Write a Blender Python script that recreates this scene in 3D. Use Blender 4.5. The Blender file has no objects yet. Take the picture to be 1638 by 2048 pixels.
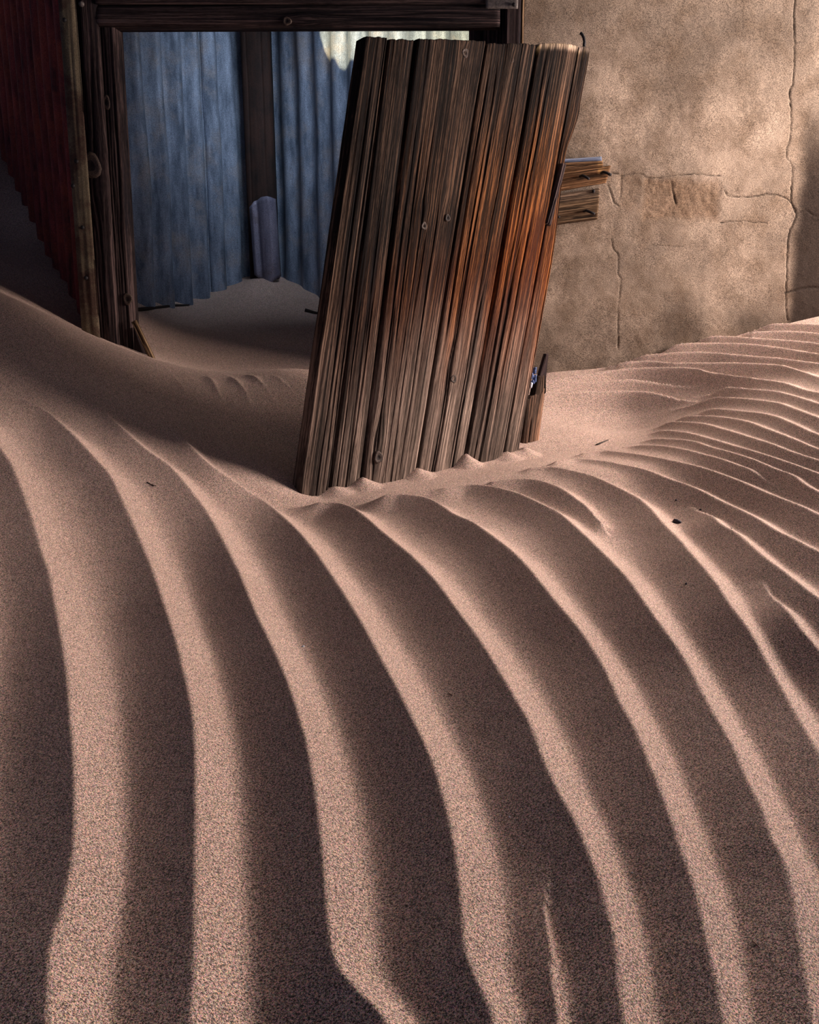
import bpy, bmesh, math, random
import numpy as np
from mathutils import Vector

# ------------------------------------------------------------------ camera, sky, sun, lamps, exposure
H = 0.70                       # eye height above the sand at the leaning panel
PITCH = math.radians(14.5)
F = 1991.0                     # 35 mm lens on a 36 mm tall frame, 2048 px tall
scene = bpy.context.scene
cam_data = bpy.data.cameras.new('camera')
cam_data.sensor_fit = 'VERTICAL'
cam_data.sensor_height = 36.0
cam_data.lens = F / 2048 * 36.0
cam_data.clip_start = 0.02
cam = bpy.data.objects.new('camera', cam_data)
scene.collection.objects.link(cam)
cam.location = (0, 0, H)
cam.rotation_euler = (math.pi / 2 - PITCH, 0, 0)
scene.camera = cam

world = bpy.data.worlds.new('sky')
scene.world = world
world.use_nodes = True
wb = world.node_tree.nodes['Background']
wb.inputs[0].default_value = (0.42, 0.58, 1.0, 1)
wb.inputs[1].default_value = 0.24

SUN_DIR = Vector((0.22, 0.70, -0.66)).normalized()      # the way the sunlight travels
sun_data = bpy.data.lights.new('sun', 'SUN')
sun_data.energy = 15.0
sun_data.angle = math.radians(0.6)
sun_data.color = (1.0, 0.80, 0.45)
sun = bpy.data.objects.new('sun', sun_data)
sun.rotation_euler = SUN_DIR.to_track_quat('-Z', 'Y').to_euler()
sun.location = (2, -2, 6)
scene.collection.objects.link(sun)


def area_lamp(name, loc, target, sx, sy, energy, color):
    d = bpy.data.lights.new(name, 'AREA')
    d.shape = 'RECTANGLE'
    d.size, d.size_y = sx, sy
    d.energy = energy
    d.color = color
    o = bpy.data.objects.new(name, d)
    o.location = loc
    o.rotation_euler = (Vector(target) - Vector(loc)).to_track_quat('-Z', 'Y').to_euler()
    scene.collection.objects.link(o)
    return o


# daylight through the wide opening in the right side of the room
area_lamp('daylight_opening', (3.10, 3.62, 1.20), (0.0, 2.1, 0.15), 1.4, 0.8, 275, (1.0, 0.83, 0.74))
# added lamp for the plaster wall and far ripples; the roof is closed here
area_lamp('plaster_wall_fill', (1.35, 4.05, 2.55), (1.2, 3.55, 0.2), 1.3, 0.25, 9, (1.0, 0.86, 0.76)).data.spread = math.radians(110)
# cool fill lamp added to light the tin walls of the back room
area_lamp('tin_wall_fill', (-0.15, 4.45, 2.2), (-0.75, 5.5, 1.35), 0.7, 0.3, 3.2, (0.72, 0.83, 1.0)).data.spread = math.radians(70)

scene.view_settings.view_transform = 'Standard'
scene.view_settings.look = 'None'
scene.view_settings.gamma = 1.0
scene.view_settings.use_curve_mapping = False
scene.view_settings.exposure = -0.18

# ------------------------------------------------------------------ helpers
C = scene.collection
rng = random.Random(7)
SP, CP = math.sin(PITCH), math.cos(PITCH)


def ray(u, v):
    a, b = (u - 819.0) / F, (1024.0 - v) / F
    return np.array([a, CP + b * SP, -SP + b * CP])


def at(u, v, Y):
    d = ray(u, v)
    return np.array([0, 0, H]) + d * (Y / d[1])


def hit(u, v, p0, n):
    d = ray(u, v)
    o = np.array([0, 0, H])
    return o + d * (np.dot(p0 - o, n) / np.dot(d, n))


def tag(o, label=None, cat=None, group=None, kind=None):
    if label: o['label'] = label
    if cat: o['category'] = cat
    if group: o['group'] = group
    if kind: o['kind'] = kind
    return o


def empty(name, loc=(0, 0, 0)):
    o = bpy.data.objects.new(name, None)
    o.empty_display_size = 0.05
    o.location = loc
    C.objects.link(o)
    return o


def link(name, me, mat, parent=None, smooth=True):
    if mat: me.materials.append(mat)
    if smooth:
        me.polygons.foreach_set('use_smooth', np.ones(len(me.polygons), bool))
    o = bpy.data.objects.new(name, me)
    C.objects.link(o)
    if parent is not None:
        o.parent = parent
        o.matrix_parent_inverse = parent.matrix_basis.inverted()
    return o


def grid_mesh(name, P, uv=None, attrs=None, back=None):
    """P: (rows, cols, 3). back: (rows, cols, 3) optional back surface, closed with a skirt."""
    r, c = P.shape[:2]
    idx = np.arange(r * c).reshape(r, c)
    q = np.stack([idx[:-1, :-1], idx[1:, :-1], idx[1:, 1:], idx[:-1, 1:]], -1).reshape(-1, 4)
    V = P.reshape(-1, 3)
    if back is not None:
        ring = np.concatenate([idx[0, :-1], idx[:-1, -1], idx[-1, :0:-1], idx[:0:-1, 0]])
        Br = back.reshape(-1, 3)[ring]
        n0 = len(V)
        V = np.vstack([V, Br])
        k = np.arange(len(ring))
        k2 = (k + 1) % len(ring)
        q = np.vstack([q, np.stack([ring[k], ring[k2], n0 + k2, n0 + k], -1)])
        cen = Br.mean(0)
        V = np.vstack([V, cen[None]])
        faces = q.tolist() + [[n0 + b_, n0 + a_, len(V) - 1][::-1] for a_, b_ in zip(k.tolist(), k2.tolist())]
    else:
        faces = q
    me = bpy.data.meshes.new(name)
    if back is None:
        me.vertices.add(len(V))
        me.vertices.foreach_set('co', V.astype(np.float32).ravel())
        me.loops.add(q.size)
        me.loops.foreach_set('vertex_index', q.astype(np.int32).ravel())
        me.polygons.add(len(q))
        me.polygons.foreach_set('loop_start', np.arange(0, q.size, 4, dtype=np.int32))
        me.update(calc_edges=True)
    else:
        me.from_pydata(V.tolist(), [], faces)
        ncap = len(ring) * 2
    n = len(V)
    if uv is not None:
        full = np.zeros((n, 2))
        full[:r * c] = uv.reshape(-1, 2)
        if back is not None:
            full[r * c:r * c + len(ring)] = uv.reshape(-1, 2)[ring] + [0.013, 0.0]
        lv = np.zeros(len(me.loops), np.int32)
        me.loops.foreach_get('vertex_index', lv)
        l = me.uv_layers.new(name='UVMap')
        l.data.foreach_set('uv', full[lv].astype(np.float32).ravel())
    for k_, a in (attrs or {}).items():
        full = np.zeros(n)
        full[:r * c] = a.ravel()
        if back is not None:
            full[r * c:r * c + len(ring)] = a.ravel()[ring]
        at_ = me.attributes.new(k_, 'FLOAT', 'POINT')
        at_.data.foreach_set('value', full.astype(np.float32))
    return me


def tube_mesh(name, pts, rad, sides=8):
    pts = [Vector(p) for p in pts]
    rad = rad if hasattr(rad, '__len__') else [rad] * len(pts)
    bm = bmesh.new()
    rings = []
    for i, p in enumerate(pts):
        t = (pts[min(i + 1, len(pts) - 1)] - pts[max(i - 1, 0)]).normalized()
        a = t.orthogonal().normalized() if i == 0 else (ref - t * ref.dot(t)).normalized()
        ref = a
        b = t.cross(a)
        rings.append([bm.verts.new(p + (a * math.cos(w) + b * math.sin(w)) * rad[i])
                      for w in [2 * math.pi * j / sides for j in range(sides)]])
    for r0, r1 in zip(rings, rings[1:]):
        for j in range(sides):
            bm.faces.new([r0[j], r0[(j + 1) % sides], r1[(j + 1) % sides], r1[j]])
    bm.faces.new(rings[0][::-1])
    bm.faces.new(rings[-1])
    me = bpy.data.meshes.new(name)
    bm.to_mesh(me)
    bm.free()
    return me


def vnoise(x, y, seed=0):
    x, y = np.asarray(x, float), np.asarray(y, float)
    xi, yi = np.floor(x).astype(np.int64), np.floor(y).astype(np.int64)
    fx, fy = x - xi, y - yi
    fx, fy = fx * fx * (3 - 2 * fx), fy * fy * (3 - 2 * fy)

    def h(a, b):
        n = (a * 374761393 + b * 668265263 + seed * 974634777) & 0x7fffffff
        n = ((n ^ (n >> 13)) * 1274126177) & 0x7fffffff
        return ((n ^ (n >> 16)) & 0xffff) / 65535.0
    return (h(xi, yi) * (1 - fx) + h(xi + 1, yi) * fx) * (1 - fy) + \
           (h(xi, yi + 1) * (1 - fx) + h(xi + 1, yi + 1) * fx) * fy


def fbm(x, y, seed=0, oct=4):
    s, a, t = 0, 1.0, 0
    for i in range(oct):
        s = s + a * vnoise(np.asarray(x) * 2 ** i, np.asarray(y) * 2 ** i, seed + i)
        t += a
        a *= 0.5
    return s / t


def sstep(a, b, x):
    t = np.clip((x - a) / (b - a), 0, 1)
    return t * t * (3 - 2 * t)


# ------------------------------------------------------------------ materials
class NT:
    def __init__(self, name, rough=0.8, metal=0.0, spec=0.3):
        self.m = bpy.data.materials.new(name)
        self.m.use_nodes = True
        self.t = self.m.node_tree
        self.b = self.t.nodes['Principled BSDF']
        self.b.inputs['Roughness'].default_value = rough
        self.b.inputs['Metallic'].default_value = metal
        self.b.inputs['Specular IOR Level'].default_value = spec

    def n(self, kind, **kw):
        n = self.t.nodes.new(kind)
        for k, v in kw.items(): setattr(n, k, v)
        return n

    def put(self, sock, v):
        if hasattr(v, 'is_linked') or hasattr(v, 'links'):
            self.t.links.new(v, sock)
        else:
            sock.default_value = v if not (isinstance(v, tuple) and len(v) == 3 and sock.type == 'RGBA') else (*v, 1)

    def coord(self, which='Object', scale=(1, 1, 1), loc=(0, 0, 0)):
        c = self.n('ShaderNodeTexCoord')
        m = self.n('ShaderNodeMapping')
        m.inputs['Scale'].default_value = scale
        m.inputs['Location'].default_value = loc
        self.t.links.new(c.outputs[which], m.inputs[0])
        return m.outputs[0]

    def noise(self, vec, scale=5, detail=4, rough=0.55, dist=0.0):
        n = self.n('ShaderNodeTexNoise')
        self.put(n.inputs['Vector'], vec)
        n.inputs['Scale'].default_value = scale
        n.inputs['Detail'].default_value = detail
        n.inputs['Roughness'].default_value = rough
        n.inputs['Distortion'].default_value = dist
        return n.outputs[0]

    def ramp(self, fac, stops, interp='LINEAR'):
        r = self.n('ShaderNodeValToRGB')
        r.color_ramp.interpolation = interp
        while len(r.color_ramp.elements) < len(stops): r.color_ramp.elements.new(0.5)
        for e, (p, c) in zip(r.color_ramp.elements, stops):
            e.position = p
            e.color = (*c, 1) if len(c) == 3 else c
        self.put(r.inputs[0], fac)
        return r.outputs[0]

    def mix(self, fac, a, b, mode='MIX'):
        m = self.n('ShaderNodeMix', data_type='RGBA', blend_type=mode)
        self.put(m.inputs[0], fac)
        self.put(m.inputs[6], a)
        self.put(m.inputs[7], b)
        return m.outputs[2]

    def math(self, op, a, b=0.0, clamp=False):
        m = self.n('ShaderNodeMath', operation=op, use_clamp=clamp)
        self.put(m.inputs[0], a)
        self.put(m.inputs[1], b)
        return m.outputs[0]

    def attr(self, name):
        a = self.n('ShaderNodeAttribute', attribute_name=name)
        return a.outputs['Fac']

    def map(self, v, a, b, c=0.0, d=1.0):
        m = self.n('ShaderNodeMapRange')
        self.put(m.inputs[0], v)
        for i, x in enumerate((a, b, c, d)): m.inputs[i + 1].default_value = x
        return m.outputs[0]

    def bump(self, h, strength=0.5, dist=0.01):
        b = self.n('ShaderNodeBump')
        b.inputs['Strength'].default_value = strength
        b.inputs['Distance'].default_value = dist
        self.put(b.inputs['Height'], h)
        self.t.links.new(b.outputs[0], self.b.inputs['Normal'])

    def color(self, c):
        self.put(self.b.inputs['Base Color'], c)
        return self.m


def make_sand():
    t = NT('sand', rough=0.95, spec=0.12)
    o = t.coord('Object')
    big = t.noise(o, 2.2, 3)
    mid = t.noise(o, 38, 4, 0.6)
    grain = t.noise(o, 380, 2, 0.8)
    grain2 = t.noise(o, 1100, 1, 0.5)
    hue = t.n('ShaderNodeTexNoise')
    t.put(hue.inputs['Vector'], o)
    hue.inputs['Scale'].default_value = 620
    hue.inputs['Detail'].default_value = 1
    base = t.ramp(big, [(0.3, (0.35, 0.262, 0.222)), (0.7, (0.40, 0.305, 0.262))])
    base = t.mix(t.map(mid, 0.35, 0.7, 0, 0.22), base, (0.27, 0.205, 0.185))
    g = t.math('ADD', t.math('MULTIPLY', grain, 0.55), t.math('MULTIPLY', grain2, 0.45))
    gr = t.ramp(g, [(0.42, (0.04, 0.04, 0.045)), (0.5, (0.95, 0.95, 0.95)), (0.58, (2.7, 2.5, 2.4))])
    col = t.mix(0.9, base, gr, 'MULTIPLY')
    hr = t.n('ShaderNodeVectorMath', operation='MULTIPLY_ADD')
    t.put(hr.inputs[0], hue.outputs[1])
    hr.inputs[1].default_value = (2.4, 2.0, 2.4)
    hr.inputs[2].default_value = (-.20, 0.0, -.20)
    col = t.mix(0.55, col, hr.outputs[0], 'MULTIPLY')
    t.bump(g, 0.35, 0.004)
    return t.color(col)


def make_wood(name, dark, mid, light, dust=(0.42, 0.31, 0.25), stain=(0.46, 0.15, 0.035), deep=(0.15, 0.034, 0.010), contrast=1.0):
    t = NT(name, rough=0.85, spec=0.08)
    c = t.n('ShaderNodeTexCoord')
    m1 = t.n('ShaderNodeMapping'); m1.inputs['Scale'].default_value = (170, 2.4, 1)
    m2 = t.n('ShaderNodeMapping'); m2.inputs['Scale'].default_value = (34, 0.75, 1)
    m3 = t.n('ShaderNodeMapping'); m3.inputs['Scale'].default_value = (420, 30, 1)
    for m in (m1, m2, m3): t.t.links.new(c.outputs['UV'], m.inputs[0])
    fine = t.noise(m1.outputs[0], 1, 5, 0.65, 0.3)
    streak = t.noise(m2.outputs[0], 1, 4, 0.6, 0.4)
    fib = t.noise(m3.outputs[0], 1, 2, 0.6)
    g = t.math('ADD', t.math('MULTIPLY', fine, 0.50), t.math('MULTIPLY', streak, 0.36))
    g = t.math('ADD', g, t.math('MULTIPLY', fib, 0.14))
    lines = t.math('ABSOLUTE', t.math('SUBTRACT', fine, 0.5))
    lines = t.map(lines, 0.0, 0.035, 0.0, 1.0)
    col = t.ramp(g, [(0.42, dark), (0.50, mid), (0.61, light), (0.72, tuple(min(1, x * 1.35) for x in light))])
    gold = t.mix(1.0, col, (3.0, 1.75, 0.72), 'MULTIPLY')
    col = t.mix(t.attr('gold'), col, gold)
    st = t.ramp(g, [(0.41, (0.012, 0.005, 0.004)), (0.49, tuple(x * .6 for x in deep)), (0.60, tuple(x * .62 for x in stain)), (0.72, tuple(min(1, x * 1.2) for x in stain))])
    col = t.mix(t.attr('stain'), col, st)
    du = t.ramp(g, [(0.39, tuple(x * 0.06 for x in dust)), (0.50, tuple(x * 0.5 for x in dust)), (0.62, tuple(x * 1.35 for x in dust))])
    col = t.mix(t.attr('dust'), col, du)
    col = t.mix(t.attr('crack'), col, (0.006, 0.005, 0.006))
    col = t.mix(0.8, col, t.ramp(lines, [(0.0, (0.10, 0.09, 0.09)), (1.0, (1.1, 1.1, 1.1))]), 'MULTIPLY')
    t.bump(t.math('MULTIPLY', g, t.math('ADD', 0.6, t.math('MULTIPLY', lines, 0.4))), 0.8, 0.006)
    return t.color(col)


def make_plaster():
    t = NT('plaster', rough=0.92, spec=0.15)
    o = t.coord('Object')
    big = t.noise(o, 2.1, 5, 0.6)
    mid = t.noise(o, 9, 5, 0.6)
    fine = t.noise(o, 230, 2, 0.75)
    fine2 = t.noise(o, 480, 1, 0.6)
    col = t.ramp(big, [(0.32, (0.150, 0.118, 0.094)), (0.5, (0.31, 0.246, 0.194)), (0.68, (0.49, 0.39, 0.31))])
    col = t.mix(t.map(mid, 0.42, 0.68, 0, 0.75), col, (0.17, 0.122, 0.085))
    col = t.mix(t.attr('stain'), col, (0.016, 0.010, 0.008))  # dark right strip, plus shade painted over the lower wall
    col = t.mix(t.attr('rough_patch'), col, (0.20, 0.125, 0.075))
    col = t.mix(t.math('MULTIPLY', t.attr('crack'), 0.95), col, (0.018, 0.012, 0.009))
    f = t.math('ADD', t.math('MULTIPLY', fine, 0.5), t.math('MULTIPLY', fine2, 0.5))
    sp = t.ramp(f, [(0.40, (0.35, 0.33, 0.32)), (0.5, (1, 1, 1)), (0.60, (1.75, 1.7, 1.6))])
    col = t.mix(0.8, col, sp, 'MULTIPLY')
    h = t.math('ADD', t.math('MULTIPLY', mid, 0.7), t.math('MULTIPLY', f, 0.3))
    t.bump(h, 0.5, 0.008)
    return t.color(col)


def make_tin(name, base, hi, rust, rust_amt, metal=0.25, rough=0.55):
    t = NT(name, rough=rough, metal=metal, spec=0.4)
    o = t.coord('Object', (1, 1, 0.22))
    o2 = t.coord('Object')
    streak = t.noise(o, 24, 4, 0.6)
    blot = t.noise(o2, 6, 5, 0.65)
    fine = t.noise(o2, 330, 2, 0.7)
    col = t.ramp(streak, [(0.35, base), (0.66, hi)])
    col = t.mix(t.map(blot, rust_amt[0], rust_amt[1], 0, 0.85), col, rust)
    sp = t.ramp(fine, [(0.35, (0.45, 0.45, 0.45)), (0.5, (1, 1, 1)), (0.66, (1.6, 1.6, 1.6))])
    col = t.mix(0.8, col, sp, 'MULTIPLY')
    t.bump(blot, 0.15, 0.004)
    return t.color(col)


def make_plain(name, c, rough=0.7, metal=0.0, var=0.35, scale=120):
    t = NT(name, rough=rough, metal=metal)
    nz = t.noise(t.coord('Object'), scale, 3, 0.6)
    col = t.ramp(nz, [(0.35, tuple(x * (1 - var) for x in c)), (0.65, tuple(min(1, x * (1 + var)) for x in c))])
    t.bump(nz, 0.3, 0.002)
    return t.color(col)


SAND = make_sand()
WOOD = make_wood('weathered_wood', (0.005, 0.004, 0.004), (0.016, 0.010, 0.008), (0.125, 0.078, 0.053))
FRAME_WOOD = make_wood('frame_wood', (0.010, 0.008, 0.010), (0.042, 0.028, 0.028), (0.115, 0.076, 0.070))
BATTEN_WOOD = make_wood('batten_wood', (0.020, 0.013, 0.010), (0.13, 0.080, 0.045), (0.34, 0.23, 0.14))
PLASTER = make_plaster()
TIN = make_tin('galvanised_tin', (0.085, 0.115, 0.165), (0.25, 0.305, 0.40), (0.30, 0.27, 0.26), (0.50, 0.72))
PALE_TIN = make_tin('pale_tin', (0.13, 0.13, 0.19), (0.24, 0.23, 0.30), (0.10, 0.075, 0.07), (0.5, 0.75))
RUST_TIN = make_tin('rusted_tin', (0.05, 0.009, 0.010), (0.24, 0.040, 0.038), (0.27, 0.050, 0.025), (0.45, 0.7), 0.1, 0.8)
STRIP_TIN = make_tin('lichened_strip', (0.075, 0.055, 0.032), (0.16, 0.125, 0.078), (0.04, 0.014, 0.009), (0.44, 0.56), 0.0, 0.85)
RUST_POST = make_tin('rusty_post', (0.008, 0.004, 0.003), (0.034, 0.014, 0.009), (0.040, 0.016, 0.010), (0.45, 0.7), 0.1, 0.8)
ROOF_TIN = make_tin('roof_tin', (0.035, 0.027, 0.024), (0.07, 0.055, 0.05), (0.05, 0.022, 0.014), (0.45, 0.7), 0.1, 0.8)
IRON = make_plain('black_iron', (0.016, 0.014, 0.016), 0.6, 0.3)
PLATE = make_plain('grey_plate', (0.10, 0.085, 0.08), 0.6, 0.2)
KNOT = make_plain('knot_wood', (0.055, 0.036, 0.028), 0.7, 0, 0.6, 260)
KNOT_DARK = make_plain('knot_core', (0.016, 0.011, 0.010), 0.8)
BLUE_PAINT = make_plain('blue_paint', (0.06, 0.10, 0.24), 0.6, 0, 0.7, 160)
PALE_CHIP = make_plain('pale_chip', (0.62, 0.66, 0.75), 0.5, 0, 0.1)
DARK_STONE = make_plain('dark_stone', (0.035, 0.028, 0.038), 0.7, 0, 0.5, 200)
TWIG = make_plain('twig_bark', (0.030, 0.022, 0.018), 0.85, 0, 0.4, 300)
STRAW = make_plain('dry_straw', (0.20, 0.13, 0.095), 0.85, 0, 0.3, 300)

# ------------------------------------------------------------------ the sand dune
PANEL_A = at(597, 990, 2.95)
PANEL_B = at(1045, 906, 3.50)


def base_controls():
    pts = []
    def p(u, v, Y): pts.append(at(u, v, Y))
    def w(x, y, z): pts.append(np.array([x, y, z]))
    # foreground, left to right
    for u in (0, 400, 819, 1238, 1638):
        k = max(0, (500 - u) / 500)
        p(u, 2048, .79 - .05 * k)
        p(u, 1600, 1.18 - .07 * k)
        p(u, 1350, 1.58 - .12 * k)
    p(0, 1200, 1.78); p(250, 1200, 1.9); p(600, 1200, 1.98); p(1000, 1200, 1.98); p(1300, 1200, 1.93); p(1638, 1250, 1.74)
    p(0, 1050, 2.10); p(250, 1080, 2.22); p(500, 1080, 2.36); p(800, 1080, 2.41); p(1100, 1080, 2.40); p(1638, 1100, 2.15)
    p(0, 900, 2.50); p(200, 900, 2.68); p(0, 750, 3.0); p(0, 660, 3.25); p(0, 590, 3.45)
    p(330, 900, 2.86); p(300, 800, 3.28); p(150, 720, 3.30); p(150, 660, 3.58)
    p(300, 712, 3.70); p(430, 738, 3.75); p(560, 734, 3.75); p(620, 745, 3.70); p(450, 830, 3.36)
    # brow in front of the leaning panel and the scour along its foot
    p(440, 940, 2.82); p(525, 990, 2.80); p(590, 1002, 2.80); p(660, 1004, 2.82); p(740, 997, 2.85)
    p(800, 988, 2.89); p(880, 982, 2.93); p(960, 968, 3.00); p(1060, 938, 3.14); p(1130, 918, 3.28)
    p(628, 990, 2.98); p(690, 975, 3.04); p(770, 962, 3.12); p(870, 944, 3.23); p(970, 924, 3.35); p(1050, 908, 3.48)
    p(560, 880, 3.30); p(560, 940, 3.02); p(575, 800, 3.55)
    # right side and the hollow behind the panel
    p(1210, 884, 3.62); p(1180, 850, 3.80); p(1120, 800, 4.02); p(1280, 830, 3.90); p(1350, 790, 3.92)
    p(1110, 722, 4.30); p(1350, 682, 4.30); p(1638, 616, 4.30)
    p(1638, 700, 3.90); p(1638, 800, 3.30); p(1638, 900, 2.85); p(1400, 900, 3.18); p(1400, 1000, 2.74)
    # back room
    p(640, 650, 5.0); p(450, 680, 4.7); p(520, 548, 5.78); p(270, 612, 4.9); p(640, 640, 5.2); p(640, 600, 5.55); p(520, 556, 5.52); p(380, 602, 5.3)
    p(460, 572, 5.6); p(595, 570, 5.66)
    w(-0.8, 4.15, .24); w(-0.2, 4.2, .22); w(.3, 4.6, .27); w(.6, 5.2, .36); w(1.6, 5.2, .40); w(0.2, 3.9, .16)
    # the heap in the left corner
    p(0, 290, 5.60); p(80, 420, 5.10); p(165, 640, 4.28); p(0, 450, 5.0); p(60, 545, 4.55); p(130, 560, 4.60)
    # beyond the frame
    w(-2.9, 5.2, 1.45); w(-2.8, 3.2, 1.0); w(-2.2, 2.2, .62); w(-1.8, 1.2, .30); w(-1.4, .3, .10); w(-3.6, 6.2, 1.8)
    w(0, .2, 0); w(1.4, .3, .0); w(2.6, 1.4, .12); w(3.2, 2.6, .38); w(3.4, 4.3, .75); w(2.6, 4.3, .62); w(3.5, 6.4, .8)
    w(0, 6.4, .58); w(-1.5, 6.4, .8); w(1.6, 6.4, .5)
    return np.array(pts)


CTRL = base_controls()


def tps_fit(P, val, lam):
    n = len(P)
    d = np.linalg.norm(P[:, None] - P[None], axis=-1)
    K = np.where(d > 0, d * d * np.log(np.maximum(d, 1e-9)), 0) + lam * np.eye(n)
    Q = np.hstack([np.ones((n, 1)), P])
    A = np.block([[K, Q], [Q.T, np.zeros((3, 3))]])
    return np.linalg.solve(A, np.concatenate([val, np.zeros(3)]))


BASE_W = tps_fit(CTRL[:, :2], CTRL[:, 2], 0.004)


def base_z(x, y):
    x, y = np.asarray(x, float), np.asarray(y, float)
    s = BASE_W[-3] + BASE_W[-2] * x + BASE_W[-1] * y
    for (cx, cy, _), w in zip(CTRL, BASE_W):
        d2 = (x - cx) ** 2 + (y - cy) ** 2 + 1e-12
        s = s + w * 0.5 * d2 * np.log(d2)
    return s


def on_base(u, v, lo=0.4, hi=7.0):
    """first point of the dune that a sight line from the tripod meets"""
    u, v = np.atleast_1d(u).astype(float), np.atleast_1d(v).astype(float)
    d = np.stack([(u - 819) / F, CP + (1024 - v) / F * SP, -SP + (1024 - v) / F * CP], -1)
    Ys = np.exp(np.linspace(math.log(lo), math.log(hi), 420))
    T = Ys[None] / d[:, 1:2]
    X, Yy, Z = T * d[:, :1], T * d[:, 1:2], H + T * d[:, 2:]
    f = Z - base_z(X, Yy)
    below = f < 0
    i = np.where(below.any(1), below.argmax(1), len(Ys) - 1)
    i = np.maximum(i, 1)
    r = np.arange(len(u))
    f0, f1 = f[r, i - 1], f[r, i]
    k = np.clip(f0 / np.where(abs(f0 - f1) < 1e-9, 1, f0 - f1), 0, 1)
    t = T[r, i - 1] * (1 - k) + T[r, i] * k
    return np.stack([t * d[:, 0], t * d[:, 1], H + t * d[:, 2]], -1)


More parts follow.
